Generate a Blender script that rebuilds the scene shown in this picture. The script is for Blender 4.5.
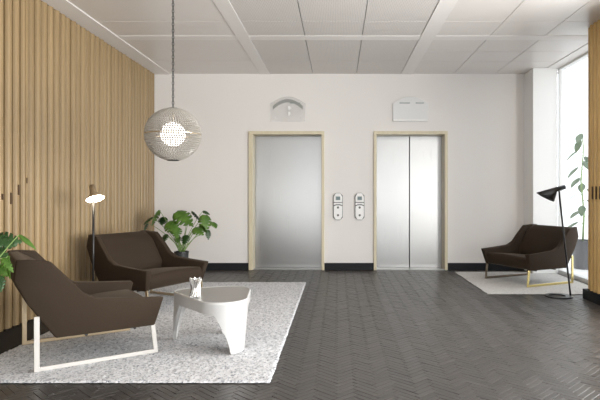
import bpy, bmesh, math, random
from mathutils import Vector, Matrix, noise
random.seed(7)
for o in list(bpy.data.objects): bpy.data.objects.remove(o)
sc = bpy.context.scene
C = sc.collection
PI = math.pi

# ------------------------------------------------------------------ camera
F, CX, CY, H = 545.0, 338.0, 194.0, 1.178          # focal length and principal point in pixels of a 600 x 400 frame, eye height
cd = bpy.data.cameras.new('camera'); cam = bpy.data.objects.new('camera', cd); C.objects.link(cam)
cam.location = (0, 0, H); cam.rotation_euler = (PI/2, 0, 0)
cd.sensor_fit = 'HORIZONTAL'; cd.sensor_width = 36; cd.lens = 36*F/600
cd.shift_x = -(CX-300)/600; cd.shift_y = -(200-CY)/600
cd.clip_start = 0.05; cd.clip_end = 200
sc.camera = cam

# ------------------------------------------------------------------ world, daylight and added fill
w = bpy.data.worlds.new('daylight'); sc.world = w; w.use_nodes = True
bg = w.node_tree.nodes['Background']
bg.inputs[0].default_value = (0.93, 0.96, 1.0, 1); bg.inputs[1].default_value = 1.6

def area(name, loc, rot, sx, sy, power, col=(1, 1, 1), spread=PI):
    l = bpy.data.lights.new(name, 'AREA'); l.shape = 'RECTANGLE'; l.size = sx; l.size_y = sy
    l.energy = power; l.color = col; l.spread = spread
    o = bpy.data.objects.new(name, l); C.objects.link(o); o.location = loc; o.rotation_euler = rot
    return o
area('rear_facade_fill', (-0.3, -3.3, 0.85), (PI/2+0.3, 0, 0), 6.2, 1.4, 46, (1.0, 0.972, 0.94))  # added lamp behind the viewer, tilted up to brighten the ceiling
area('side_facade_daylight', (3.95, 1.2, 1.2), (PI/2+0.1, 0, PI/2), 7.2, 2.2, 520, (1.0, 0.972, 0.94))

vs = sc.view_settings
vs.view_transform = 'Standard'; vs.look = 'None'; vs.exposure = 0.40; vs.gamma = 1.0; vs.use_curve_mapping = False

# ------------------------------------------------------------------ helpers
def new_mat(name, col=(0.8, 0.8, 0.8), rough=0.5, metal=0.0, **kw):
    m = bpy.data.materials.new(name); m.use_nodes = True
    b = m.node_tree.nodes['Principled BSDF']
    b.inputs['Base Color'].default_value = (*col, 1); b.inputs['Roughness'].default_value = rough
    b.inputs['Metallic'].default_value = metal
    for k, v in kw.items():
        b.inputs[k.replace('_', ' ')].default_value = v
    return m
def nodes(m): return m.node_tree.nodes, m.node_tree.links, m.node_tree.nodes['Principled BSDF']
def add_noise_color(m, c1, c2, scale=(5, 5, 5), detail=4, lo=0.3, hi=0.7, bump=0, bdist=0.01, coord='Object', rough=0.5):
    n, l, b = nodes(m)
    tc = n.new('ShaderNodeTexCoord'); mp = n.new('ShaderNodeMapping'); mp.inputs['Scale'].default_value = scale
    nz = n.new('ShaderNodeTexNoise'); nz.inputs['Scale'].default_value = 1; nz.inputs['Detail'].default_value = detail
    nz.inputs['Roughness'].default_value = rough
    cr = n.new('ShaderNodeValToRGB')
    cr.color_ramp.elements[0].position = lo; cr.color_ramp.elements[0].color = (*c1, 1)
    cr.color_ramp.elements[1].position = hi; cr.color_ramp.elements[1].color = (*c2, 1)
    l.new(tc.outputs[coord], mp.inputs[0]); l.new(mp.outputs[0], nz.inputs['Vector'])
    l.new(nz.outputs['Fac'], cr.inputs[0]); l.new(cr.outputs[0], b.inputs['Base Color'])
    if bump:
        bp = n.new('ShaderNodeBump'); bp.inputs['Strength'].default_value = bump; bp.inputs['Distance'].default_value = bdist
        l.new(nz.outputs['Fac'], bp.inputs['Height']); l.new(bp.outputs[0], b.inputs['Normal'])
    return cr

def tag(o, label=None, cat=None, group=None, kind=None):
    if label: o['label'] = label
    if cat: o['category'] = cat
    if group: o['group'] = group
    if kind: o['kind'] = kind
    return o
def obj(name, bm, mat, parent=None, smooth=False, bevel=0, seg=2):
    me = bpy.data.meshes.new(name)
    bmesh.ops.recalc_face_normals(bm, faces=bm.faces)
    bm.to_mesh(me); bm.free()
    o = bpy.data.objects.new(name, me); C.objects.link(o)
    for mm in (mat if isinstance(mat, (list, tuple)) else [mat]): me.materials.append(mm)
    if parent: o.parent = parent
    if smooth:
        for p in me.polygons: p.use_smooth = True
    if bevel:
        md = o.modifiers.new('bevel', 'BEVEL'); md.width = bevel; md.segments = seg; md.limit_method = 'ANGLE'
        md.angle_limit = math.radians(35)
        md.harden_normals = False
    return o
def empty(name, loc=(0, 0, 0), rz=0):
    o = bpy.data.objects.new(name, None); C.objects.link(o); o.location = loc; o.rotation_euler = (0, 0, rz)
    o.empty_display_size = 0.1
    return o
def copy_tree(o, parent=None):
    c = o.copy(); C.objects.link(c)
    if parent: c.parent = parent
    for ch in list(o.children): copy_tree(ch, c)
    return c
def box(bm, x0, x1, y0, y1, z0, z1, mi=0):
    vs_ = [bm.verts.new((x, y, z)) for z in (z0, z1) for y in (y0, y1) for x in (x0, x1)]
    fs = []
    for q in ((0, 1, 3, 2), (4, 6, 7, 5), (0, 4, 5, 1), (2, 3, 7, 6), (0, 2, 6, 4), (1, 5, 7, 3)):
        f = bm.faces.new([vs_[i] for i in q]); f.material_index = mi; fs.append(f)
    return fs
def tube(bm, pts, r, n=10, cap=True):
    pts = [Vector(p) for p in pts]
    rs = r if isinstance(r, (list, tuple)) else [r]*len(pts)
    rings = []; up = None
    for i, p in enumerate(pts):
        d = (pts[min(i+1, len(pts)-1)]-pts[max(i-1, 0)]).normalized()
        if up is None: up = d.orthogonal().normalized()
        else: up = (up - d*up.dot(d)).normalized()
        s = d.cross(up)
        rings.append([bm.verts.new(p+(up*math.cos(2*PI*k/n)+s*math.sin(2*PI*k/n))*rs[i]) for k in range(n)])
    for a, b in zip(rings, rings[1:]):
        for k in range(n): bm.faces.new((a[k], a[(k+1) % n], b[(k+1) % n], b[k]))
    if cap:
        bm.faces.new(rings[0][::-1]); bm.faces.new(rings[-1])
def lathe(bm, prof, n=32, c=(0, 0, 0), M=None):
    rings = []
    for r, z in prof:
        ring = []
        for k in range(n):
            v = Vector((r*math.cos(2*PI*k/n), r*math.sin(2*PI*k/n), z))
            if M: v = M @ v
            ring.append(bm.verts.new(v+Vector(c)))
        rings.append(ring)
    for a, b in zip(rings, rings[1:]):
        for k in range(n): bm.faces.new((a[k], a[(k+1) % n], b[(k+1) % n], b[k]))
    return rings
def prism(bm, pts, fn, d0, d1):
    """extrude outline pts between depth d0 and d1; fn maps (a, b, depth) to a 3D point"""
    A = [bm.verts.new(fn(a, b, d0)) for a, b in pts]; B = [bm.verts.new(fn(a, b, d1)) for a, b in pts]
    n = len(pts)
    bm.faces.new(A[::-1]); bm.faces.new(B)
    for i in range(n): bm.faces.new((A[i], A[(i+1) % n], B[(i+1) % n], B[i]))
def bez(p, n=12):
    p = [Vector(q) for q in p]; out = []
    for i in range(n+1):
        t = i/n
        out.append(p[0]*(1-t)**3+p[1]*3*t*(1-t)**2+p[2]*3*t*t*(1-t)+p[3]*t**3)
    return out

# ------------------------------------------------------------------ materials
M_wall = new_mat('warm_white_paint', (0.80, 0.77, 0.735), 0.6)
add_noise_color(M_wall, (0.82, 0.79, 0.765), (0.85, 0.82, 0.795), (0.7, 0.7, 0.7), 2)
M_white = new_mat('white_paint', (0.88, 0.88, 0.87), 0.5)
M_trim = new_mat('ceiling_white', (0.84, 0.81, 0.79), 0.5)
M_black = new_mat('black_base', (0.016, 0.017, 0.020), 0.55, Specular_IOR_Level=0.2)
M_wood = new_mat('golden_oak', (0.5, 0.33, 0.16), 0.42)
add_noise_color(M_wood, (0.255, 0.172, 0.082), (0.345, 0.24, 0.12), (14, 14, 0.5), 6, 0.3, 0.7, 0.15, 0.003)
M_woodback = new_mat('oak_backing', (0.085, 0.052, 0.025), 0.6)  # darkened board: shade in the slat gaps is put into its colour
M_gold = new_mat('golden_slat', (0.60, 0.40, 0.16), 0.35)
add_noise_color(M_gold, (0.56, 0.35, 0.12), (0.72, 0.48, 0.19), (14, 14, 0.5), 5, 0.3, 0.7, 0.1, 0.003)
M_slot = new_mat('dark_slat_mark', (0.10, 0.06, 0.03), 0.5)
M_frame = new_mat('pale_oak_frame', (0.68, 0.60, 0.43), 0.35)
add_noise_color(M_frame, (0.66, 0.58, 0.41), (0.72, 0.65, 0.48), (20, 20, 2), 4)
M_chrome = new_mat('polished_chrome', (0.86, 0.85, 0.84), 0.14, 1.0)
M_warm_steel = new_mat('warm_steel', (0.66, 0.53, 0.36), 0.28, 1.0)
M_steel_white = new_mat('steel_white_reflection', (0.52, 0.50, 0.475), 0.3)  # steel frame with a bright reflection put into its colour
M_steel_dark = new_mat('steel_dark_reflection', (0.20, 0.16, 0.12), 0.3, 1.0)
M_steel_gold = new_mat('steel_gold_reflection', (0.80, 0.66, 0.30), 0.25, 1.0)
M_dark_metal = new_mat('black_lacquer', (0.012, 0.012, 0.013), 0.32)
M_fabric = new_mat('brown_wool', (0.085, 0.062, 0.045), 0.75, Sheen_Weight=0.10, Specular_IOR_Level=0.15, Sheen_Roughness=0.35)
M_fabric.node_tree.nodes['Principled BSDF'].inputs['Sheen Tint'].default_value = (0.8, 0.65, 0.5, 1)
add_noise_color(M_fabric, (0.032, 0.0215, 0.0140), (0.042, 0.0285, 0.0190), (260, 260, 260), 2, 0.3, 0.7, 0.25, 0.002)
M_table = new_mat('white_lacquer', (0.54, 0.535, 0.53), 0.3)
M_tabletop = new_mat('warm_grey_top', (0.24, 0.228, 0.218), 0.3)
M_panel = new_mat('intercom_white', (0.93, 0.92, 0.91), 0.35)
M_display = new_mat('grey_display', (0.15, 0.21, 0.21), 0.25)
M_buttonm = new_mat('button_grey', (0.12, 0.12, 0.12), 0.35)
M_lampskin = new_mat('taupe_lacquer', (0.26, 0.185, 0.11), 0.4)
M_pot = new_mat('charcoal_pot', (0.035, 0.036, 0.038), 0.45)
M_potgrey = new_mat('grey_pot', (0.09, 0.09, 0.095), 0.5)
M_soil = new_mat('soil', (0.05, 0.035, 0.025), 0.9)
M_paving = new_mat('pale_paving', (0.82, 0.81, 0.80), 0.7)

def emit(name, col, s):
    m = bpy.data.materials.new(name); m.use_nodes = True; n, l, b = nodes(m)
    b.inputs['Emission Color'].default_value = (*col, 1); b.inputs['Emission Strength'].default_value = s
    b.inputs['Base Color'].default_value = (0.8, 0.8, 0.8, 1)
    return m
M_bulb = emit('lit_diffuser', (1.0, 0.86, 0.66), 17)
M_globe = emit('lit_globe_bulb', (1.0, 0.94, 0.85), 3)

def leaf_mat(name, c1, c2):
    m = new_mat(name, c1, 0.38); add_noise_color(m, c1, c2, (9, 9, 9), 3, 0.35, 0.65)
    n, l, b = nodes(m); out = n['Material Output']
    tr = n.new('ShaderNodeBsdfTranslucent'); tr.inputs[0].default_value = (c2[0]*1.3, c2[1]*1.3, c2[2], 1)
    mx = n.new('ShaderNodeMixShader'); mx.inputs[0].default_value = 0.3
    l.new(b.outputs[0], mx.inputs[1]); l.new(tr.outputs[0], mx.inputs[2]); l.new(mx.outputs[0], out.inputs[0])
    return m
M_leaf = leaf_mat('leaf_green', (0.05, 0.13, 0.015), (0.15, 0.28, 0.045))
M_leafdark = leaf_mat('leaf_dark', (0.02, 0.06, 0.015), (0.05, 0.12, 0.03))
M_leafgrey = leaf_mat('leaf_grey_green', (0.10, 0.16, 0.09), (0.20, 0.27, 0.17))
M_stem = new_mat('stem_green', (0.22, 0.34, 0.10), 0.5)

def glass_thin(name, tint=(0.97, 0.98, 0.98), rough=0.0, ior=1.45):
    m = bpy.data.materials.new(name); m.use_nodes = True; n, l, b = nodes(m); out = n['Material Output']; n.remove(b)
    t = n.new('ShaderNodeBsdfTransparent'); t.inputs[0].default_value = (*tint, 1)
    g = n.new('ShaderNodeBsdfGlossy'); g.inputs['Roughness'].default_value = rough
    fr = n.new('ShaderNodeFresnel'); fr.inputs[0].default_value = ior
    mx = n.new('ShaderNodeMixShader'); gm = n.new('ShaderNodeNewGeometry'); inv = n.new('ShaderNodeMath'); inv.operation = 'SUBTRACT'; inv.inputs[0].default_value = 1
    ml = n.new('ShaderNodeMath'); ml.operation = 'MULTIPLY'; l.new(gm.outputs['Backfacing'], inv.inputs[1])
    l.new(fr.outputs[0], ml.inputs[0]); l.new(inv.outputs[0], ml.inputs[1]); l.new(ml.outputs[0], mx.inputs[0]); l.new(t.outputs[0], mx.inputs[1]); l.new(g.outputs[0], mx.inputs[2])
    l.new(mx.outputs[0], out.inputs[0]); return m
M_glass = glass_thin('window_glass')
def acrylic(name, col, alpha, rough=0.2):
    m = new_mat(name, col, rough); nodes(m)[2].inputs['Alpha'].default_value = alpha; return m
M_acr = acrylic('clear_acrylic', (0.80, 0.80, 0.79), 0.14, 0.3)
M_acrw = acrylic('milky_acrylic', (0.90, 0.90, 0.90), 0.85, 0.15)
M_acrg = acrylic('smoky_acrylic', (0.50, 0.51, 0.48), 0.5, 0.3)
M_crystal = new_mat('crystal', (0.9, 0.89, 0.87), 0.06, 0.55, Transmission_Weight=0.8, IOR=1.5)

# brushed elevator steel
M_steel = new_mat('brushed_steel', (0.40, 0.395, 0.39), 0.25, 1.0)
n, l, b = nodes(M_steel)
tc = n.new('ShaderNodeTexCoord'); mp = n.new('ShaderNodeMapping'); mp.inputs['Scale'].default_value = (180, 180, 1.5)
nz = n.new('ShaderNodeTexNoise'); nz.inputs['Scale'].default_value = 1; nz.inputs['Detail'].default_value = 3
mr = n.new('ShaderNodeMapRange'); mr.inputs['To Min'].default_value = 0.26; mr.inputs['To Max'].default_value = 0.31
l.new(tc.outputs['Object'], mp.inputs[0]); l.new(mp.outputs[0], nz.inputs['Vector']); l.new(nz.outputs['Fac'], mr.inputs[0]); l.new(mr.outputs[0], b.inputs['Roughness'])

# herringbone brick: colour, gloss and height vary brick by brick
M_floor = new_mat('slate_brick', (0.07, 0.065, 0.06), 0.42)
n, l, b = nodes(M_floor)
b.inputs['Specular IOR Level'].default_value = 0.75; ge = n.new('ShaderNodeNewGeometry'); cr = n.new('ShaderNodeValToRGB')
cr.color_ramp.elements[0].color = (0.044, 0.040, 0.038, 1); cr.color_ramp.elements[1].color = (0.064, 0.058, 0.054, 1)
l.new(ge.outputs['Random Per Island'], cr.inputs[0])
tc = n.new('ShaderNodeTexCoord'); nz = n.new('ShaderNodeTexNoise'); nz.inputs['Scale'].default_value = 14; nz.inputs['Detail'].default_value = 6
mx = n.new('ShaderNodeMix'); mx.data_type = 'RGBA'; mx.blend_type = 'MULTIPLY'; mx.inputs[0].default_value = 0.5
cr2 = n.new('ShaderNodeValToRGB'); cr2.color_ramp.elements[0].position = 0.3; cr2.color_ramp.elements[0].color = (0.55, 0.55, 0.55, 1)
cr2.color_ramp.elements[1].position = 0.7; cr2.color_ramp.elements[1].color = (1.2, 1.2, 1.2, 1)
l.new(tc.outputs['Object'], nz.inputs['Vector']); l.new(nz.outputs['Fac'], cr2.inputs[0])
l.new(cr.outputs[0], mx.inputs[6]); l.new(cr2.outputs[0], mx.inputs[7]); l.new(mx.outputs[2], b.inputs['Base Color'])
mr = n.new('ShaderNodeMapRange'); mr.inputs['To Min'].default_value = 0.28; mr.inputs['To Max'].default_value = 0.46
l.new(nz.outputs['Fac'], mr.inputs[0]); l.new(mr.outputs[0], b.inputs['Roughness'])
bp = n.new('ShaderNodeBump'); bp.inputs['Strength'].default_value = 0.25; bp.inputs['Distance'].default_value = 0.004
l.new(nz.outputs['Fac'], bp.inputs['Height']); l.new(bp.outputs[0], b.inputs['Normal'])
M_grout = new_mat('dark_grout', (0.035, 0.033, 0.032), 0.8)

# rugs: speckled looped pile
def rug_mat(name, a, b_, c):
    m = new_mat(name, a, 0.95, Sheen_Weight=0.2); n, l, b = nodes(m)
    tc = n.new('ShaderNodeTexCoord'); vo = n.new('ShaderNodeTexVoronoi'); vo.inputs['Scale'].default_value = 95
    cr = n.new('ShaderNodeValToRGB'); cr.color_ramp.interpolation = 'LINEAR'
    e = cr.color_ramp.elements; e[0].position = 0.0; e[0].color = (*c, 1); e[1].position = 1; e[1].color = (*a, 1)
    k = e.new(0.3); k.color = (*b_, 1); k = e.new(0.5); k.color = (*a, 1)
    l.new(tc.outputs['Object'], vo.inputs['Vector']); l.new(vo.outputs['Color'], cr.inputs[0]); l.new(cr.outputs[0], b.inputs['Base Color'])
    return m
M_rug = rug_mat('speckled_wool', (0.62, 0.62, 0.64), (0.40, 0.41, 0.44), (0.09, 0.10, 0.13))
M_rug2 = rug_mat('cream_wool', (0.60, 0.585, 0.56), (0.50, 0.48, 0.455), (0.36, 0.35, 0.34))

# perforated ceiling sheet
M_perf = new_mat('perforated_metal', (0.62, 0.59, 0.56), 0.45)
n, l, b = nodes(M_perf)
tc = n.new('ShaderNodeTexCoord'); sep = n.new('ShaderNodeSeparateXYZ'); l.new(tc.outputs['Object'], sep.inputs[0])
def sinnode(sock, k):
    a = n.new('ShaderNodeMath'); a.operation = 'MULTIPLY'; a.inputs[1].default_value = k; l.new(sock, a.inputs[0])
    s = n.new('ShaderNodeMath'); s.operation = 'SINE'; l.new(a.outputs[0], s.inputs[0]); return s.outputs[0]
s1 = sinnode(sep.outputs[0], 2*PI/0.035); s2 = sinnode(sep.outputs[1], 2*PI/0.035)
mu = n.new('ShaderNodeMath'); mu.operation = 'MULTIPLY'; l.new(s1, mu.inputs[0]); l.new(s2, mu.inputs[1])
cr = n.new('ShaderNodeValToRGB'); cr.color_ramp.elements[0].position = 0.25; cr.color_ramp.elements[0].color = (0.75, 0.715, 0.69, 1)
cr.color_ramp.elements[1].position = 0.5; cr.color_ramp.elements[1].color = (0.46, 0.44, 0.43, 1)
l.new(mu.outputs[0], cr.inputs[0]); l.new(cr.outputs[0], b.inputs['Base Color'])
M_ceil = new_mat('ceiling_sheet', (0.75, 0.715, 0.69), 0.3)
M_gap = new_mat('ceiling_gap', (0.25, 0.24, 0.23), 0.8)

# ------------------------------------------------------------------ the setting
YB, XL, XW, ZC = 8.45, -2.84, 3.26, 3.04
Y0 = -3.0
def S(o, kind='structure'): o['kind'] = kind; return o
# floor: one mesh of herringbone bricks laid at 45 degrees over a grout bed
bm = bmesh.new()
box(bm, XL-0.1, XW+0.05, Y0-0.1, YB+0.6, -0.12, -0.004, 1)
BW, BL = 0.042, 0.168
R45 = Matrix.Rotation(PI/4, 3, 'Z')
def brick(cx, cy, lx, ly):
    g = 0.0008; c = R45 @ Vector((cx, cy, 0))
    if not (XL < c.x < XW and 1.9 < c.y < YB+0.2): return
    dz = random.uniform(-0.0012, 0.0008); tx = random.uniform(-1, 1)*0.012; ty = random.uniform(-1, 1)*0.012; ch = 0.0025
    rg = []
    for ins, z in ((g, -0.006), (g, -ch*0.6), (g+ch, 0.0)):
        hx, hy = lx/2-ins, ly/2-ins
        rg.append([bm.verts.new(R45 @ Vector((cx+sx*hx, cy+sy*hy, z+dz+tx*sx*hx+ty*sy*hy))) for sx, sy in ((-1, -1), (1, -1), (1, 1), (-1, 1))])
    for a, b_ in zip(rg, rg[1:]):
        for k in range(4): bm.faces.new((a[k], a[(k+1) % 4], b_[(k+1) % 4], b_[k]))
    bm.faces.new(rg[-1])
nr = 4
for j in range(-100, 300):
    for i in range(-30, 45):
        # classic herringbone lattice: horizontal brick with corner at (x, y), vertical brick next to it
        x = i*2*BL + (j % (2*nr))*BW; y = j*BW
        brick(x+BL/2, y+BW/2, BL, BW)
        brick(x+BL+BW/2, y+BW-BL/2+0, BW, BL)
floor = S(obj('floor', bm, [M_floor, M_grout]))
# the plain part of the floor behind the viewer
bm = bmesh.new(); box(bm, XL, XW, Y0, 1.95, -0.004, -0.0005); fl2 = obj('floor_near', bm, M_floor); S(fl2)
fl2.parent = floor; fl2.name = 'floor_slab'

# ceiling: sheets with joints on a dark bed
bm = bmesh.new(); box(bm, XL-0.2, XW+0.2, Y0-0.2, YB+0.6, ZC+0.03, ZC+0.2, 2)
g = 0.004
def sheets(xs, ys, mi):
    for xa, xb in zip(xs, xs[1:]):
        for ya, yb in zip(ys, ys[1:]):
            box(bm, xa+g, xb-g, ya+g, yb-g, ZC, ZC+0.02, mi)
bx_ = (6.41, 6.58)
ysA = [Y0, -1.2, 0, 1.2, 2.4, 3.6, 4.8, 5.88, 6.41]; ysB = [6.58, 7.62, YB+0.05]
sheets([-2.60, -1.205], ysA, 0); sheets([-2.60, -1.205], ysB, 0)
sheets([-1.05, -0.39, 0.285, 0.975], ysA, 1); sheets([-1.05, -0.39, 0.285, 0.975], ysB, 1)
sheets([1.15, 1.79, 2.43, 3.08], ysA, 0); sheets([1.15, 1.79, 2.43, 3.08], [6.58, 7.12, 7.66, YB+0.05], 0)
ceiling = S(obj('ceiling', bm, [M_ceil, M_perf, M_gap]))
def strip(name, x0, x1, y0, y1, z0, z1, mat):
    bm = bmesh.new(); box(bm, x0, x1, y0, y1, z0, z1); return S(obj(name, bm, mat, None, False, 0.002, 1))
strip('trim_1', -1.205, -1.05, Y0, YB, ZC-0.006, ZC+0.02, M_trim)
strip('trim_2', 0.975, 1.15, Y0, YB, ZC-0.006, ZC+0.02, M_trim)
strip('trim_3', XL, -2.60, Y0, YB, ZC-0.01, ZC+0.02, M_trim)
strip('trim_4', -2.60, 3.08, 6.41, 6.58, ZC-0.004, ZC+0.02, M_trim)
strip('trim_5', 3.088, XW+0.1, Y0, YB, ZC-0.004, ZC+0.02, M_trim)
strip('trim_6', XL+0.005, -2.47, 1.0, 8.30, 0.0, 0.011, M_black)      # black floor border along the slatted wall

# back wall with two door recesses, corner pillar
D1 = (-1.318, -0.256); D2 = (0.597, 1.651); DZ = 2.10; RD = 0.25
bm = bmesh.new()
xs = [XL-0.2, D1[0]-0.02, D1[1]+0.02, D2[0]-0.02, D2[1]+0.02, XW+0.05]
for a, b_ in ((xs[0], xs[1]), (xs[2], xs[3]), (xs[4], xs[5])): box(bm, a, b_, YB, YB+0.5, 0, ZC+0.03)
for a, b_ in ((xs[1], xs[2]), (xs[3], xs[4])):
    box(bm, a, b_, YB, YB+0.5, DZ+0.02, ZC+0.03)
box(bm, xs[1], xs[2], YB+RD+0.06, YB+0.5, 0, DZ+0.02); box(bm, xs[3], xs[4], YB+RD+0.06, YB+0.5, 0, DZ+0.02)
wb = S(obj('wall_back', bm, M_wall))
bm = bmesh.new(); box(bm, 2.88, XW-0.02, 8.05, YB, 0, ZC)
S(obj('pillar', bm, M_white, wb, False, 0.006))

# left wall: ribbed oak slats on a backing board
def slat_profile(bm, y, x, sgn, z0, z1, w, d):
    """slat standing on plane x, projecting sgn*d"""
    pts = [(0, -w/2), (d*0.5, -w/2), (d*0.8, -w*0.38), (d*0.95, -w*0.2), (d, 0), (d*0.95, w*0.2), (d*0.8, w*0.38), (d*0.5, w/2), (0, w/2)]
    prism(bm, pts, lambda a, b, zz: (x+sgn*a, y+b, zz), z0, z1)
bm = bmesh.new(); box(bm, XL-0.25, XL-0.04, 0.5, YB, 0.0, ZC+0.03)
for f in bm.faces: f.material_index = 1
y = 0.8; k = 0
while y < YB-0.05:
    slat_profile(bm, y, XL-0.04, 1, 0.02, ZC, 0.080+random.uniform(-.006, .006), 0.055+random.uniform(-0.006, 0.006)); y += 0.115; k += 1
box(bm, XL-0.04, XL+0.02, 4.92, 4.955, 0.02, ZC)
wl = S(obj('wall_left', bm, [M_wood, M_woodback]))
bm = bmesh.new(); box(bm, XL-0.25, XL, Y0, 0.5, 0, ZC+0.03); S(obj('wall_panel', bm, M_white, wl))
for yy, zz, hh in ((4.645, 1.155, 0.05), (4.76, 1.14, 0.10), (4.875, 1.215, 0.09), (4.99, 1.30, 0.05)):
    bm = bmesh.new(); box(bm, XL-0.02, XL+0.024, yy-0.062, yy-0.045, zz-hh/2, zz+hh/2); obj('slat_mark', bm, M_slot, wl)  # small dark blocks on the slats

# right wall: slatted oak pier between the windows
bm = bmesh.new(); box(bm, 2.83, XW+0.02, 4.95, 6.10, 0.0, ZC)
for f in bm.faces: f.material_index = 1
y = 4.99
while y < 6.08:
    slat_profile(bm, y, 2.83, -1, 0.11, ZC, 0.055, 0.05); y += 0.085
xx = 2.83
while xx < XW-0.03:
    pts = [(-0.027, 0), (-0.027, 0.03), (-0.018, 0.04), (0.018, 0.04), (0.027, 0.03), (0.027, 0)]
    prism(bm, pts, lambda a, b, zz, q=xx+0.01: (q+a, 6.10+b, zz), 0.11, ZC); xx += 0.085
wr = S(obj('wall_right', bm, [M_gold, M_woodback]))
for yy in (5.83, 5.915, 6.0):
    bm = bmesh.new(); box(bm, 2.778, 2.80, yy-0.04, yy-0.03, 1.12, 1.26); obj('slat_mark', bm, M_slot, wr)  # narrow dark blocks on the pier slats
bm = bmesh.new(); box(bm, 2.765, 2.79, 4.93, 6.16, 0, 0.11); box(bm, 2.79, XW, 6.14, 6.16, 0, 0.11)
S(obj('baseboard_right', bm, M_black))
# baseboards on the back wall
bm = bmesh.new()
for a, b_ in ((XL, -1.384), (-0.222, 0.558), (1.69, 2.88)): box(bm, a, b_, YB-0.02, YB, 0, 0.11)
S(obj('baseboard_back', bm, M_black, None, False, 0.003, 1))

# rear wall and side facade behind the viewer: slim mullions between big panes
bm = bmesh.new()
for x in (XL, -1.4, 0, 1.4, 2.8): box(bm, x-0.03, x+0.03, Y0-0.05, Y0+0.05, 0, ZC)
box(bm, XL, XW, Y0-0.05, Y0+0.05, 0, 0.15); box(bm, XL, XW, Y0-0.05, Y0+0.05, ZC-0.1, ZC)
wf = S(obj('window_3', bm, M_white)); bm = bmesh.new(); box(bm, XL, XW, Y0-0.008, Y0+0.008, 0.15, ZC-0.1); S(obj('pane', bm, M_glass, wf))
def side_window(name, ya, yb, mull):
    bm = bmesh.new()
    for y in mull: box(bm, XW, XW+0.05, y-0.02, y+0.02, 0.06, ZC-0.03)
    box(bm, XW, XW+0.08, ya, yb, 0, 0.06); box(bm, XW, XW+0.08, ya, yb, ZC-0.035, ZC)
    wn = S(obj(name, bm, M_alu)); bm = bmesh.new(); box(bm, XW+0.03, XW+0.045, ya, yb, 0.06, ZC-0.035); S(obj('pane', bm, M_glass, wn))
M_alu = new_mat('pale_aluminium', (0.78, 0.78, 0.77), 0.4, 0.1)
side_window('window_1', 6.1, 8.1, [6.15, 8.05])
side_window('window_2', Y0, 4.95, [Y0+0.05, -1, 1, 3, 4.9])
# paving outside
bm = bmesh.new(); box(bm, XW+0.1, 30, -20, 30, -0.1, -0.02)
S(obj('outdoor_paving', bm, M_paving))

# elevator doors
def elevator(name, D, single, label):
    bm = bmesh.new(); fw = 0.045
    # architrave standing 15 mm proud, and the deep jamb lining
    x0, x1 = D
    for a, b_ in ((x0-fw-0.02, x0), (x1, x1+fw)) if single else ((x0-fw, x0), (x1, x1+fw)):
        box(bm, a, b_, YB-0.03, YB+RD, 0, DZ)
    box(bm, x0-(fw+0.02 if single else fw), x1+fw, YB-0.03, YB+RD, DZ, DZ+0.05)
    fr = S(obj(name, bm, M_frame, None, False, 0.004, 1)); fr['label'] = label
    bm = bmesh.new(); box(bm, x0, x1, YB, YB+RD, 0.0, 0.008); obj('sill', bm, M_steel, fr)
    if single:
        bm = bmesh.new(); box(bm, x0, x1, YB+RD-0.02, YB+RD+0.03, 0.008, DZ); obj('door_panel', bm, M_steel, fr, False, 0.003, 1)
    else:
        m = (x0+x1)/2 + 0.015
        for a, b_ in ((x0, m-0.006), (m+0.006, x1)):
            bm = bmesh.new(); box(bm, a, b_, YB+RD-0.02, YB+RD+0.03, 0.008, DZ); obj('door_panel', bm, M_steel, fr, False, 0.003, 1)
        bm = bmesh.new(); box(bm, m-0.006, m+0.006, YB+RD, YB+RD+0.03, 0.008, DZ); obj('rubber_seal', bm, M_black, fr)
elevator('door_1', D1, True, 'left elevator opening with one wide brushed steel door panel')
elevator('door_2', D2, False, 'right elevator opening with two brushed steel door panels meeting at a dark seam')

# ------------------------------------------------------------------ rugs
def rug(name, x0, x1, y0, y1, mat, h, amp, step, label):
    bm = bmesh.new(); nx = int((x1-x0)/step); ny = int((y1-y0)/step); g_ = []
    for j in range(ny+1):
        row = []
        for i in range(nx+1):
            edge = i in (0, nx) or j in (0, ny)
            z = 0.006 if edge else h-amp*random.random()
            jx = random.uniform(-1, 1)*step*0.35; jy = random.uniform(-1, 1)*step*0.35
            row.append(bm.verts.new((x0+(x1-x0)*i/nx+jx, y0+(y1-y0)*j/ny+jy, z)))
        g_.append(row)
    for j in range(ny):
        for i in range(nx): bm.faces.new((g_[j][i], g_[j][i+1], g_[j+1][i+1], g_[j+1][i]))
    o = obj(name, bm, mat, None, True); tag(o, label, 'rug'); return o
rug('shag_rug', -2.46, -0.42, 3.38, 7.21, M_rug, 0.018, 0.007, 0.0125, 'large speckled grey shaggy rug under the two left armchairs and the white table')
rug('flat_rug', 1.755, 3.22, 6.375, 8.22, M_rug2, 0.010, 0.004, 0.02, 'small cream low pile rug under the armchair at the right')

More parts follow.
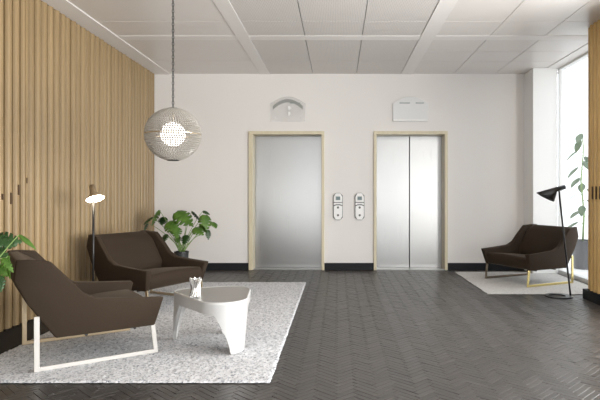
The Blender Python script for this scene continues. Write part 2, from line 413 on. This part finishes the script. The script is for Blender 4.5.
# ------------------------------------------------------------------ armchairs
def make_chair():
    root = empty('armchair')
    # outline of the side shell: (forward u, height z, outer half width, thickness)
    P = [(.11, .205, .405, .05), (.755, .205, .415, .05), (.81, .415, .455, .075), (.57, .432, .455, .075), (.36, .452, .452, .07),
         (.27, .50, .445, .062), (.185, .60, .44, .058), (.075, .722, .428, .055), (-.05, .737, .395, .055), (-.115, .735, .372, .055),
         (-.13, .60, .385, .05), (-.057, .45, .39, .05)]
    for s in (-1, 1):
        bm = bmesh.new()
        A = [bm.verts.new((u, s*v, z)) for u, z, v, t in P]
        B = [bm.verts.new((u, s*(v-t), z-(0.008 if 1 < i < 9 else 0))) for i, (u, z, v, t) in enumerate(P)]
        n_ = len(P)
        tri = [(0, 1, 2, 3, 4), (0, 4, 5), (0, 5, 6), (0, 6, 11), (11, 6, 7, 10), (10, 7, 8, 9)]
        for q in tri:
            bm.faces.new([A[i] for i in q]); bm.faces.new([B[i] for i in q][::-1])
        for i in range(n_): bm.faces.new((A[i], A[(i+1) % n_], B[(i+1) % n_], B[i]))
        obj('side_panel', bm, M_fabric, root, True, 0.012, 3)
    # backrest: slanted slab, leaning cushion face
    bm = bmesh.new()
    def ring(v, e):
        return [(.19, v, .30), (.155+e, v, .40), (.02+e, v*0.92, .66), (-.05, v*0.95, .728), (-.115, v*0.93, .726), (-.13, v*0.93, .60), (-.057, v, .45), (.11, v, .21)]
    rows = []
    nv = 12
    for k_ in range(nv+1):
        v = -0.37+0.74*k_/nv; c_ = -0.05*(abs(v)/0.37)**2*-1    # the face curls forward into the wings
        rows.append([bm.verts.new(p) for p in ring(v, c_)])
    for a, b_ in zip(rows, rows[1:]):
        for i in range(len(a)): bm.faces.new((a[i], a[(i+1) % len(a)], b_[(i+1) % len(a)], b_[i]))
    bm.faces.new(rows[0][::-1]); bm.faces.new(rows[-1])
    obj('backrest', bm, M_fabric, root, True, 0.014, 3)
    # seat cushion with a crowned top and rounded nose
    bm = bmesh.new(); rows = []
    for k_ in range(nv+1):
        t = -1+2*k_/nv; v = 0.375*t; cr_ = 0.015*(1-t*t)
        rows.append([bm.verts.new(p) for p in [(.12, v, .215), (.70, v, .205), (.75, v, .225), (.778, v, .29), (.775, v, .335+cr_*.5),
                    (.75, v, .357+cr_), (.60, v, .352+cr_), (.40, v, .335+cr_), (.16, v, .315+cr_*.5)]])
    for a, b_ in zip(rows, rows[1:]):
        for i in range(len(a)): bm.faces.new((a[i], a[(i+1) % len(a)], b_[(i+1) % len(a)], b_[i]))
    bm.faces.new(rows[0][::-1]); bm.faces.new(rows[-1])
    obj('seat_cushion', bm, M_fabric, root, True, 0.008, 2)
    # sled frames of flat polished bar, bright and warm reflections put into their colour
    for s in (-1, 1):
        bm = bmesh.new(); v = s*0.392; hw, ht = 0.0165, 0.007
        outer = [(-hw, 0.36), (-hw, 0), (.767+hw, 0), (.745+hw, 0.215), (.745-hw, 0.215), (.767-hw, 0.028), (hw, 0.028), (hw, 0.36)]
        prism(bm, outer, lambda a, b, d: (a, d, b), v-ht, v+ht)
        obj('sled_leg', bm, M_steel_white if s < 0 else M_warm_steel, root, False, 0.002, 1)
    bm = bmesh.new(); tube(bm, [(0.3, -0.39, 0.2), (0.3, 0.39, 0.2)], 0.01)
    tube(bm, [(0.62, -0.39, 0.2), (0.62, 0.39, 0.2)], 0.01)
    obj('cross_bar', bm, M_dark_metal, root)
    return root
ch = make_chair()
grp = 'brown wool armchairs on steel sled legs'
ch.location = (-2.188, 3.872, 0.018); ch.rotation_euler.z = math.radians(35)
tag(ch, 'dark brown armchair seen from its side in the left foreground, beside large green leaves', 'armchair', grp)
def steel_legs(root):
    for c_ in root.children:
        if c_.name.startswith('sled_leg') and c_.data.materials[0] == M_steel_white: c_.data = c_.data.copy(); c_.data.materials[0] = M_warm_steel
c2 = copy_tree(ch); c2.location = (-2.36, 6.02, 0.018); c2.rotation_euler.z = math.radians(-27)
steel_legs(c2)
tag(c2, 'dark brown armchair behind the white table, facing it, taupe lamp at its back', 'armchair', grp)
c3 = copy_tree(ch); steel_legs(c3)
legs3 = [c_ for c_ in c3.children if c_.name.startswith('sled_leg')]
for c_, mm in zip(legs3, (M_steel_dark, M_steel_gold)): c_.data = c_.data.copy(); c_.data.materials[0] = mm  # dark and gold reflections put into the colours of these steel frames
c3.location = (2.905, 7.5, 0.010); c3.rotation_euler.z = math.radians(205)
tag(c3, 'dark brown armchair on the cream rug by the window, black lamp beside it', 'armchair', grp)

# ------------------------------------------------------------------ table and vase
TH = 0.385
tab = empty('side_table', (-0.98, 4.27, 0.018))
tag(tab, 'low white lacquer table with rounded triangular top and tapering slab legs on shaggy rug', 'table')
# rounded triangle through three corner discs (local coordinates)
corn = [(0.125, -0.215, 0.182), (-0.215, 0.10, 0.115), (0.085, 0.135, 0.188)]
anch = [(0.285, -0.285, 0.105, 0.034), (-0.33, 0.09, 0.035, -0.012), (0.05, 0.35, 0.05, 0.03)]   # where each leg leaves the outline, half width, inward taper
def hull(cs, off=0, n=14):
    pts = []
    for x, y, r in cs:
        for k in range(64): pts.append((x+(r+off)*math.cos(2*PI*k/64), y+(r+off)*math.sin(2*PI*k/64)))
    pts = sorted(set(pts)); lo = []; up = []
    cross = lambda o, a, b: (a[0]-o[0])*(b[1]-o[1])-(a[1]-o[1])*(b[0]-o[0])
    for p in pts:
        while len(lo) > 1 and cross(lo[-2], lo[-1], p) <= 1e-9: lo.pop()
        lo.append(p)
    for p in reversed(pts):
        while len(up) > 1 and cross(up[-2], up[-1], p) <= 1e-9: up.pop()
        up.append(p)
    return lo[:-1]+up[:-1]
def resample(poly, n):
    L = []; P = poly+[poly[0]]; tot = 0
    for a, b in zip(P, P[1:]): d = math.dist(a, b); L.append(d); tot += d
    out = []; i = 0; acc = 0
    for k in range(n):
        t = tot*k/n
        while acc+L[i] < t: acc += L[i]; i += 1
        f = (t-acc)/L[i]; out.append((P[i][0]+(P[i+1][0]-P[i][0])*f, P[i][1]+(P[i+1][1]-P[i][1])*f))
    return out
N = 240
out_ = resample(hull(corn), N)
cen = (sum(p[0] for p in out_)/N, sum(p[1] for p in out_)/N)
def near_leg(p):
    return min((max(0.0, math.dist(p, (ax, ay))-hw_), tp) for ax, ay, hw_, tp in anch)
def lower_edge(p):
    """height of the lower edge of the skirt: it sweeps down into each leg"""
    e, tp = near_leg(p)
    return (TH-0.088)*min(1.0, e/0.115)**0.72
# skirt and legs shell: a thick wall following the outline, tapering in towards the floor
bm = bmesh.new(); rows = []
inn = []
for x, y in out_:
    d = Vector((x-cen[0], y-cen[1])); inn.append(d.normalized())
nz_ = 14
grid = [[], []]
for i, (x, y) in enumerate(out_):
    lo_ = lower_edge((x, y))
    for side, th in ((0, 0.0), (1, 0.028)):
        col = []
        for k in range(nz_+1):
            z = lo_+(TH-0.012-lo_)*k/nz_
            tp = near_leg((x, y))[1]*(1-z/TH)**1.2
            col.append(bm.verts.new((x-inn[i].x*(tp+th), y-inn[i].y*(tp+th), z)))
        grid[side].append(col)
for i in range(N):
    j = (i+1) % N
    for k in range(nz_):
        bm.faces.new((grid[0][i][k], grid[0][j][k], grid[0][j][k+1], grid[0][i][k+1]))
        bm.faces.new((grid[1][j][k], grid[1][i][k], grid[1][i][k+1], grid[1][j][k+1]))
    bm.faces.new((grid[1][i][0], grid[1][j][0], grid[0][j][0], grid[0][i][0]))
    bm.faces.new((grid[0][i][nz_], grid[0][j][nz_], grid[1][j][nz_], grid[1][i][nz_]))
obj('leg_shell', bm, M_table, tab, True)
tab.children[-1].data.polygons.foreach_set('use_smooth', [True]*len(tab.children[-1].data.polygons))
md = tab.children[-1].modifiers.new('edge', 'EDGE_SPLIT'); md.split_angle = math.radians(50)
bm = bmesh.new(); top = [(x-inn[i].x*0.012, y-inn[i].y*0.012) for i, (x, y) in enumerate(out_)]
prism(bm, top, lambda a, b, z: (a, b, z), TH-0.022, TH); obj('table_top', bm, M_tabletop, tab, False, 0.003, 2)
bm = bmesh.new()   # rounded white rim around the top
ri = []
for rr, z in ((0.0, TH-0.02), (-0.001, TH-0.004), (0.006, TH+0.003), (0.014, TH+0.001), (0.016, TH-0.02)):
    ri.append([bm.verts.new((x-inn[i].x*rr, y-inn[i].y*rr, z)) for i, (x, y) in enumerate(out_)])
for a, b_ in zip(ri, ri[1:]):
    for i in range(N): bm.faces.new((a[i], a[(i+1) % N], b_[(i+1) % N], b_[i]))
obj('rim', bm, M_table, tab, True)

bm = bmesh.new(); nn = 14
prof = [(0.0, 0.0), (0.040, 0.0), (0.043, 0.012), (0.037, 0.05), (0.033, 0.08), (0.036, 0.11), (0.043, 0.14), (0.046, 0.152), (0.040, 0.152), (0.036, 0.135), (0.029, 0.10), (0.027, 0.08), (0.030, 0.04), (0.028, 0.022), (0.0, 0.02)]
rings = []
for q, (r, z) in enumerate(prof):
    ring_ = []
    for k in range(nn*2):
        a = 2*PI*k/(nn*2)+z*5; rr = r*(1+(0.16 if k % 2 else -0.05)*(1 if 0 < q < 14 else 0)); zz = z+(0.012 if (k % 4 == 1 and q in (7, 8)) else 0)
        ring_.append(bm.verts.new((rr*math.cos(a), rr*math.sin(a), zz)))
    rings.append(ring_)
for a, b_ in zip(rings, rings[1:]):
    for k in range(nn*2): bm.faces.new((a[k], a[(k+1) % (nn*2)], b_[(k+1) % (nn*2)], b_[k]))
bmesh.ops.remove_doubles(bm, verts=bm.verts, dist=1e-5)
v_ = obj('crystal_vase', bm, M_crystal); v_.location = (-1.065, 4.07, TH+0.021); v_.scale = (0.88, 0.88, 0.90)
tag(v_, 'small faceted crystal vase with jagged rim on the white table', 'vase')

# ------------------------------------------------------------------ floor lamps
def make_lamp(name, mat, loc, rz, tilt, lit, foot, pole_top, head_dir, L=0.29, R=0.095, base_r=0.13):
    """disc base with a hole, slanted pole and an asymmetrical cone shade on a short cylinder"""
    root = empty(name, loc, rz)
    bm = bmesh.new()
    # oval base with a finger hole
    n_ = 48; O = []; I = []
    for z in (0.0, 0.014):
        O.append([bm.verts.new((base_r*math.cos(2*PI*k/n_), base_r*math.sin(2*PI*k/n_), z)) for k in range(n_)])
        I.append([bm.verts.new((-0.02+base_r*0.60*math.cos(2*PI*k/n_), base_r*0.60*math.sin(2*PI*k/n_), z)) for k in range(n_)])
    for k in range(n_):
        j = (k+1) % n_
        bm.faces.new((O[0][k], O[0][j], O[1][j], O[1][k])); bm.faces.new((I[0][j], I[0][k], I[1][k], I[1][j]))
        bm.faces.new((O[1][k], O[1][j], I[1][j], I[1][k])); bm.faces.new((O[0][j], O[0][k], I[0][k], I[0][j]))
    obj('base', bm, mat, root, False, 0.002, 1)
    bm = bmesh.new(); tube(bm, [foot, pole_top], 0.0105, 12); obj('pole', bm, M_dark_metal, root, True)
    hd = Vector(head_dir).normalized(); T = Vector(pole_top)
    side = hd.cross(Vector((0, 0, 1))).normalized(); dn = side.cross(hd); dn = dn if dn.z < 0 else -dn
    # shade: cylinder neck then a cone sheared towards its upper edge, open below
    n_ = 40; sh = empty('shade', (0, 0, 0)); bpy.data.objects.remove(sh)
    def ringpts(c, ru, rs, tiltv):
        return [c+dn*(ru*math.cos(2*PI*k/n_))+side*(rs*math.sin(2*PI*k/n_))+hd*(tiltv*math.cos(2*PI*k/n_)) for k in range(n_)]
    neck_a = T-hd*0.075; neck_b = T+hd*0.03
    secs = [(neck_a, 0.004, 0.004, 0), (neck_a, 0.026, 0.026, 0), (neck_b, 0.028, 0.028, 0)]
    end = T+hd*L
    # the mouth is a slanted ellipse: upper lip far ahead, lower lip nearer the neck
    secs.append((T+hd*0.175+dn*0.046, 0.078, 0.080, -0.078))
    if lit:      # this shade is turned so that its mouth opens squarely towards the room
        secs = [(T-hd*0.075, 0.004, 0.004, 0), (T-hd*0.075, 0.026, 0.026, 0), (T, 0.030, 0.030, 0), (T+hd*0.02, 0.040, 0.040, 0), (T+hd*0.075, 0.090, 0.090, 0)]
    bm = bmesh.new(); rr = [[bm.verts.new(p) for p in ringpts(*s_)] for s_ in secs]
    for a, b_ in zip(rr, rr[1:]):
        for k in range(n_): bm.faces.new((a[k], a[(k+1) % n_], b_[(k+1) % n_], b_[k]))
    bm.faces.new(rr[0])
    shade = obj('shade', bm, mat, root, True)
    md = shade.modifiers.new('thick', 'SOLIDIFY'); md.thickness = 0.003; md.offset = -1
    c_, ru, rs, tv = secs[-1]
    bm = bmesh.new(); pr = [bm.verts.new(p-hd*(0.002 if lit else 0.012)-dn*(0 if lit else 0.002)) for p in ringpts(c_, ru*0.96, rs*0.96, tv*0.96)]
    bm.faces.new(pr)
    if lit: obj('diffuser', bm, M_bulb, root)
    else: obj('diffuser', bm, M_dark_metal, root)
    return root
# right, black, unlit: shade points left
lr = make_lamp('floor_lamp', M_dark_metal, (2.535, 6.26, 0.0), 0, 0, False, (0.135, 0, 0.012), (0.0, 0.0, 1.238), (-1, 0, -0.30), base_r=0.155)
tag(lr, 'black metal floor lamp with pointed cone shade beside the right armchair', 'floor lamp', 'cone shade floor lamps')
ll = make_lamp('floor_lamp', M_lampskin, (-2.47, 5.36, 0.011), 0, 0, True, (0.06, 0, 0.012), (0.052, 0.03, 1.185), (0.34, -0.27, -0.85), 0.24, 0.10)
tag(ll, 'lit taupe floor lamp with cone shade in front of the slatted oak wall', 'floor lamp', 'cone shade floor lamps')
def point(name, loc, e, col, r=0.04, parent=None):
    l_ = bpy.data.lights.new(name, 'POINT'); l_.energy = e; l_.color = col; l_.shadow_soft_size = r
    o = bpy.data.objects.new(name, l_); C.objects.link(o); o.location = loc
    if parent: o.parent = parent
    return o

# ------------------------------------------------------------------ pendant globe
PY, PX, PZ, PR = 4.5, -1.362, 1.67, 0.222
pen = empty('pendant_lamp', (PX, PY, PZ)); tag(pen, 'round beaded crystal globe pendant hanging on a thin chain above the white table', 'pendant lamp')
M_bead = new_mat('beads', (0.46, 0.435, 0.40), 0.12)
n, l, b = nodes(M_bead); out = n['Material Output']
tr = n.new('ShaderNodeBsdfTranslucent'); tr.inputs[0].default_value = (0.60, 0.57, 0.53, 1)
tp_ = n.new('ShaderNodeBsdfTransparent')
m1 = n.new('ShaderNodeMixShader'); m1.inputs[0].default_value = 0.45; m2 = n.new('ShaderNodeMixShader'); m2.inputs[0].default_value = 0.03
l.new(b.outputs[0], m1.inputs[1]); l.new(tr.outputs[0], m1.inputs[2]); l.new(m1.outputs[0], m2.inputs[1]); l.new(tp_.outputs[0], m2.inputs[2]); l.new(m2.outputs[0], out.inputs[0])
def bead(bm, c, nrm, s):
    nrm = nrm.normalized(); t = nrm.cross(Vector((0, 0, 1)))
    t = Vector((1, 0, 0)) if t.length < 1e-3 else t.normalized(); u = nrm.cross(t)
    vs_ = [bm.verts.new(c+d*s) for d in (t, u, -t, -u)]; a = bm.verts.new(c+nrm*s*0.8); b_ = bm.verts.new(c-nrm*s*0.8)
    for k in range(4): bm.faces.new((vs_[k], vs_[(k+1) % 4], a)); bm.faces.new((vs_[(k+1) % 4], vs_[k], b_))
ROWS = 17
for sgn, nm in ((1, 'upper_shell'), (-1, 'lower_shell')):
    bm = bmesh.new()
    for r_ in range(ROWS):
        ph = (r_+0.6)/ROWS*(PI/2)*0.93; rr = PR*math.cos(ph); z = sgn*PR*0.955*math.sin(ph)
        cnt = max(10, int(2*PI*rr/0.0185))
        for k in range(cnt):
            a = 2*PI*(k+0.5*(r_ % 2))/cnt; d = Vector((math.cos(ph)*math.cos(a), math.cos(ph)*math.sin(a), sgn*math.sin(ph)))
            bead(bm, Vector((rr*math.cos(a), rr*math.sin(a), z)), d, 0.0112)
    tag(obj(nm, bm, M_bead, pen), kind=None)
bm = bmesh.new(); nR = 64
lathe(bm, [(PR-0.004, -0.003), (PR+0.006, -0.003), (PR+0.006, 0.003), (PR-0.004, 0.003), (PR-0.004, -0.003)], nR); obj('equator_ring', bm, M_warm_steel, pen)
bm = bmesh.new(); lathe(bm, [(0.0, 0.008), (0.035, 0.006), (0.042, -0.004), (0.0, -0.004)], 24, (0, 0, PR*0.955)); obj('top_cap', bm, M_dark_metal, pen)
bm = bmesh.new(); lathe(bm, [(0.0, 0.004), (0.052, 0.004), (0.046, -0.006), (0.0, -0.008)], 24, (0, 0, -PR*0.955)); obj('bottom_cap', bm, M_dark_metal, pen)
bm = bmesh.new(); bmesh.ops.create_uvsphere(bm, u_segments=24, v_segments=16, radius=0.10); obj('bulb', bm, M_globe, pen, True)
bm = bmesh.new(); bmesh.ops.create_cone(bm, segments=16, radius1=0.008, radius2=0.008, depth=PR*0.955-0.095, cap_ends=True, matrix=Matrix.Translation((0, 0, 0.095+(PR*0.955-0.095)/2))); obj('inner_rod', bm, M_warm_steel, pen)
bm = bmesh.new(); z = PR*0.955+0.006; k = 0; ztop = ZC-PZ-0.03
while z < ztop:      # oval links, each turned a quarter from the last
    pts = []
    for q in range(13):
        a = 2*PI*q/12; px_, pz_ = 0.0075*math.cos(a), 0.0165*math.sin(a)
        pts.append((px_, 0, z+0.0165+pz_) if k % 2 else (0, px_, z+0.0165+pz_))
    tube(bm, pts, 0.0034, 5, False); z += 0.027; k += 1
obj('chain', bm, M_dark_metal, pen)
bm = bmesh.new(); lathe(bm, [(0.0, 0), (0.045, 0), (0.05, 0.03), (0.0, 0.03)], 24, (0, 0, ZC-PZ-0.034)); obj('canopy', bm, M_dark_metal, pen)

# ------------------------------------------------------------------ call panels and signs between / above the elevators
def call_panel(x, label):
    root = empty('call_panel', (x, YB, 0.985)); tag(root, label, 'call panel', 'elevator call panels')
    yb = -1
    def oct_(w, h, c): return [(-w+c, -h), (w-c, -h), (w, -h+c), (w, h-c), (w-c, h), (-w+c, h), (-w, h-c), (-w, -h+c)]
    f = lambda a, b, d: (a, -d, b)
    bm = bmesh.new(); prism(bm, oct_(0.073, 0.211, 0.042), f, 0.0, 0.022); obj('backplate', bm, M_buttonm, root)
    def part(nm, pts, d0, d1, m): 
        bm = bmesh.new(); prism(bm, pts, f, d0, d1); obj(nm, bm, m, root, False, 0.003, 1)
    part('upper_plate', [(-0.066, 0.068), (0.066, 0.068), (0.066, 0.15), (0.035, 0.205), (-0.035, 0.205), (-0.066, 0.15)], 0.022, 0.036, M_panel)
    part('middle_plate', [(-0.066, 0.02), (-0.03, 0.034), (0.03, 0.034), (0.066, 0.02), (0.066, 0.056), (-0.066, 0.056)], 0.022, 0.034, M_panel)
    part('lower_plate', [(-0.035, -0.205), (0.035, -0.205), (0.066, -0.15), (0.066, 0.004), (0.03, 0.018), (-0.03, 0.018), (-0.066, 0.004), (-0.066, -0.15)], 0.022, 0.036, M_panel)
    part('display', [(-0.034, 0.10), (0.034, 0.10), (0.034, 0.155), (-0.034, 0.155)], 0.036, 0.040, M_display)
    for z in (-0.015, -0.135):
        bm = bmesh.new(); prism(bm, [(0.017*math.cos(2*PI*k/20), z+0.017*math.sin(2*PI*k/20)) for k in range(20)], f, 0.036, 0.044); obj('button', bm, M_buttonm, root)
call_panel(0.0, 'white octagonal call panel next to the single-panel left elevator door')
call_panel(0.335, 'white octagonal call panel next to the double right elevator door')
def sign(x, mats, label, left):
    root = empty('hall_sign', (x, YB, 2.48)); tag(root, label, 'sign', 'acrylic signs above the elevators')
    f = lambda a, b, d: (a, -d, b)
    pts = [(-0.27, -0.18), (0.27, -0.18), (0.275, 0.10)]
    for k in range(9): a = -0.9+1.8*k/8; pts.append((-a*0.235, 0.12+0.085*(1-a*a)))
    pts.append((-0.275, 0.10))
    bm = bmesh.new(); prism(bm, pts, f, 0.012, 0.022); obj('plate', bm, mats[0], root, False, 0.002, 1)
    def slot(a, b, z):
        bm = bmesh.new(); prism(bm, [(a, z-0.006), (b, z-0.006), (b, z+0.006), (a, z+0.006)], f, 0.022, 0.026); obj('slot', bm, M_display, root)
    for sx, sz in ((-0.2, -0.12), (0.2, -0.12)):
        bm = bmesh.new(); prism(bm, [(sx+0.012*math.cos(k*PI/8), sz+0.012*math.sin(k*PI/8)) for k in range(16)], f, 0.0, 0.012); obj('standoff', bm, M_chrome, root)
    if left:
        band = []
        for k in range(13): a = -1+2*k/12; band.append((a*0.23, 0.06+0.105*(1-a*a)))
        for k in range(13): a = 1-2*k/12; band.append((a*0.23, 0.0+0.115*(1-a*a)))
        bm = bmesh.new(); prism(bm, band, f, 0.022, 0.027); obj('arched_band', bm, mats[1], root)
        slot(0.03, 0.19, 0.105)
        for zz in (0.03, -0.06):
            bm = bmesh.new(); prism(bm, [(0.02+0.022*math.cos(k*PI/8), zz+0.03*math.sin(k*PI/8)) for k in range(16)], f, 0.022, 0.03); obj('indicator', bm, M_panel, root)
    else:
        slot(-0.17, -0.01, 0.105); slot(0.08, 0.21, 0.105)
        bm = bmesh.new(); prism(bm, [(-0.265, -0.175), (0.265, -0.175), (0.265, -0.15), (-0.265, -0.15)], f, 0.022, 0.034); obj('bottom_lip', bm, M_panel, root)
sign(-0.775, (M_acr, M_acrg), 'clear acrylic sign with a grey arch above the left elevator', True)
sign(1.12, (M_acrw, M_acrg), 'milky white plate sign with two dark slots above the right elevator', False)

# ------------------------------------------------------------------ plants
def leaf_mesh(length, width, notched, droop=0.25, fold=0.15, n=26):
    """leaf lying along +x from the origin, face up"""
    bm = bmesh.new(); rows = []
    for i in range(n+1):
        t = i/n
        w_ = width/2*(math.sin(PI*min(1, t**0.62))**0.75 if 0 < t < 1 else 0)
        if t < 0.12: w_ = width/2*(0.35+t*4.2)*0.8
        if notched and t > 0.18 and t < 0.93 and (i % 5 == 2): w_ *= 0.30
        x = t*length; zc = -droop*length*t*t
        row = []
        for s in (-1, -0.5, 0, 0.5, 1):
            a = abs(s)
            xx_ = x - (0.10*length*a*a if t < 0.15 else 0)+0.06*length*a*(1-t)
            row.append(bm.verts.new((xx_, s*w_, zc+fold*w_*a - 0.35*w_*a*a)))
        rows.append(row)
    for a, b_ in zip(rows, rows[1:]):
        for k in range(4): bm.faces.new((a[k], a[k+1], b_[k+1], b_[k]))
    bmesh.ops.remove_doubles(bm, verts=bm.verts, dist=1e-5)
    return bm
def add_leaf(root, base, tip_pt, heading, pitch, roll, L_, W_, mat, notched=True, droop=0.25, r=0.006, stem_mat=None):
    """stem from base to tip_pt (local coordinates), leaf at the stem's end"""
    b0, t0 = Vector(base), Vector(tip_pt)
    mid = b0.lerp(t0, 0.5)+Vector((0, 0, 0.12*(t0-b0).length))
    bm = bmesh.new(); pts = bez([b0, b0.lerp(mid, 0.6)+Vector((0, 0, 0.05)), mid.lerp(t0, 0.5)+Vector((0, 0, 0.02)), t0], 10)
    tube(bm, pts, [r*(1-0.45*k/10) for k in range(11)], 6); st = obj('stem', bm, stem_mat or M_stem, root, True)
    bm = leaf_mesh(L_, W_, notched, droop); lf = obj('leaf', bm, mat, root, True)
    lf.location = t0; lf.rotation_euler = (roll, pitch, heading)
    md = lf.modifiers.new('thick', 'SOLIDIFY'); md.thickness = 0.0015
def pot(root, r, h, mat):
    bm = bmesh.new(); lathe(bm, [(0.0, 0), (r*0.78, 0), (r, h-0.02), (r*1.04, h-0.02), (r*1.04, h), (r*0.93, h), (r*0.92, h-0.03), (0, h-0.03)], 32)
    bmesh.ops.remove_doubles(bm, verts=bm.verts, dist=1e-5)
    obj('pot', bm, mat, root, False, 0.003, 1)
    bm = bmesh.new(); lathe(bm, [(0.0, h-0.025), (r*0.9, h-0.027)], 24); bmesh.ops.remove_doubles(bm, verts=bm.verts, dist=1e-5); obj('soil', bm, M_soil, root)
# monstera behind the second armchair
MX, MY, PH = -2.13, 7.42, 0.40
mon = empty('monstera_plant', (MX, MY, 0)); tag(mon, 'monstera plant in dark pot between the oak wall and left elevator', 'potted plant')
pot(mon, 0.095, PH, M_pot)
def wp(px, py, Y): return Vector(((px-CX)*Y/F-MX, Y-MY, H-(py-CY)*Y/F))
base = (0, 0, PH-0.04)
R_ = math.radians
lf_ = [ # px, py, depth, heading, pitch, roll, L, W, material
 (159, 212, 7.45, 200, 55, 20, .30, .27, M_leaf), (152, 219, 7.40, 215, 30, 0, .20, .19, M_leafdark), (164, 219, 7.6, 130, 45, 10, .18, .17, M_leafdark),
 (176, 214, 7.30, -20, 28, 35, .38, .33, M_leaf), (192, 213, 7.45, 10, 40, -15, .24, .24, M_leafdark), (168, 224, 7.22, -35, 35, 40, .26, .26, M_leaf),
 (176, 229, 7.2, -70, 50, 0, .20, .20, M_leaf), (205, 217, 7.40, -70, 62, -10, .30, .24, M_leaf), (213, 224, 7.5, -40, 40, 0, .14, .15, M_leaf),
 (194, 230, 7.2, -25, 22, 30, .22, .20, M_leaf), (208, 232, 7.35, -60, 70, 0, .17, .10, M_leafdark), (186, 237, 7.25, -100, 55, 0, .17, .16, M_leafdark),
 (166, 236, 7.2, -120, 55, 0, .15, .15, M_leafdark), (187, 224, 7.6, 60, 20, 10, .18, .2, M_leafdark), (147, 225, 7.5, 180, 60, 0, .17, .17, M_leafdark),
 (203, 213, 7.6, 0, 20, 30, .14, .10, M_leafdark), (178, 238, 7.3, -80, 60, 0, .13, .12, M_leaf), (200, 227, 7.3, 20, 40, -30, .17, .15, M_leaf)]
for px, py, Y, hd, pt, rl, L_, W_, mt in lf_:
    add_leaf(mon, (random.uniform(-.03, .03), random.uniform(-.03, .03), PH-0.04), wp(px, py-2, Y), R_(hd), R_(pt), R_(rl), L_*0.78, W_*0.8, mt, True, 0.2, 0.006)
# big leaves at the left edge, behind the first armchair
FX, FY, FH = -2.24, 3.10, 0.36
fp = empty('foliage_plant', (FX, FY, 0)); tag(fp, 'broad leaved green plant reaching in at the left edge behind the nearest armchair', 'potted plant')
pot(fp, 0.15, FH, M_pot)
def wq(px, py, Y): return Vector(((px-CX)*Y/F-FX, Y-FY, H-(py-CY)*Y/F))
lf_ = [(-12, 238, 3.35, 0, 12, 50, .15, .11, M_leafdark), (-10, 248, 3.3, -10, 15, 30, .13, .09, M_leafdark), (19, 235, 3.25, -10, 32, 45, .13, .03, M_leaf),
 (8, 256, 3.28, -90, 78, 20, .14, .035, M_leaf), (-6, 266, 3.3, -15, 25, 50, .11, .08, M_leaf), (-2, 276, 3.2, -50, 50, 20, .10, .07, M_leafdark), (-14, 272, 3.2, -30, 35, 30, .14, .10, M_leaf),
 (-6, 240, 3.4, 20, 0, 60, .15, .13, M_leafdark), (-20, 225, 3.3, 160, 20, 0, .25, .2, M_leaf), (-45, 215, 3.1, 200, 20, 0, .25, .22, M_leaf), (-60, 235, 3.0, 240, 30, 0, .25, .22, M_leafdark),
 (2, 258, 3.25, -20, 40, 40, .11, .05, M_leaf)]
for px, py, Y, hd, pt, rl, L_, W_, mt in lf_:
    add_leaf(fp, (random.uniform(-.05, .05), random.uniform(-.05, .05), FH-0.04), wq(px, py, Y), R_(hd), R_(pt), R_(rl), L_, W_, mt, W_ > .04, 0.25, 0.0045)
# tall plant outside the window
GX, GY, GH = 3.93, 8.75, 0.46
gp = empty('rubber_plant', (GX, GY, -0.02)); tag(gp, 'tall grey green plant in a dark grey planter outside the window', 'potted plant')
pot(gp, 0.17, GH, M_potgrey)
bm = bmesh.new(); trunk = [(0, 0, GH-0.03), (0.02, 0, .9), (-0.03, 0, 1.4), (0.01, 0, 1.9), (0, 0, 2.15)]; tube(bm, trunk, [.016, .014, .012, .009, .006], 8); obj('trunk', bm, M_stem, gp, True)
for k in range(17):
    z = .75+k*0.088; a = k*2.4+3.3
    add_leaf(gp, (0, 0, z-0.04), (0.10*math.cos(a), 0.10*math.sin(a), z), a, R_(15+25*random.random()), 0, .24, .12, M_leafgrey, False, 0.25, .004)
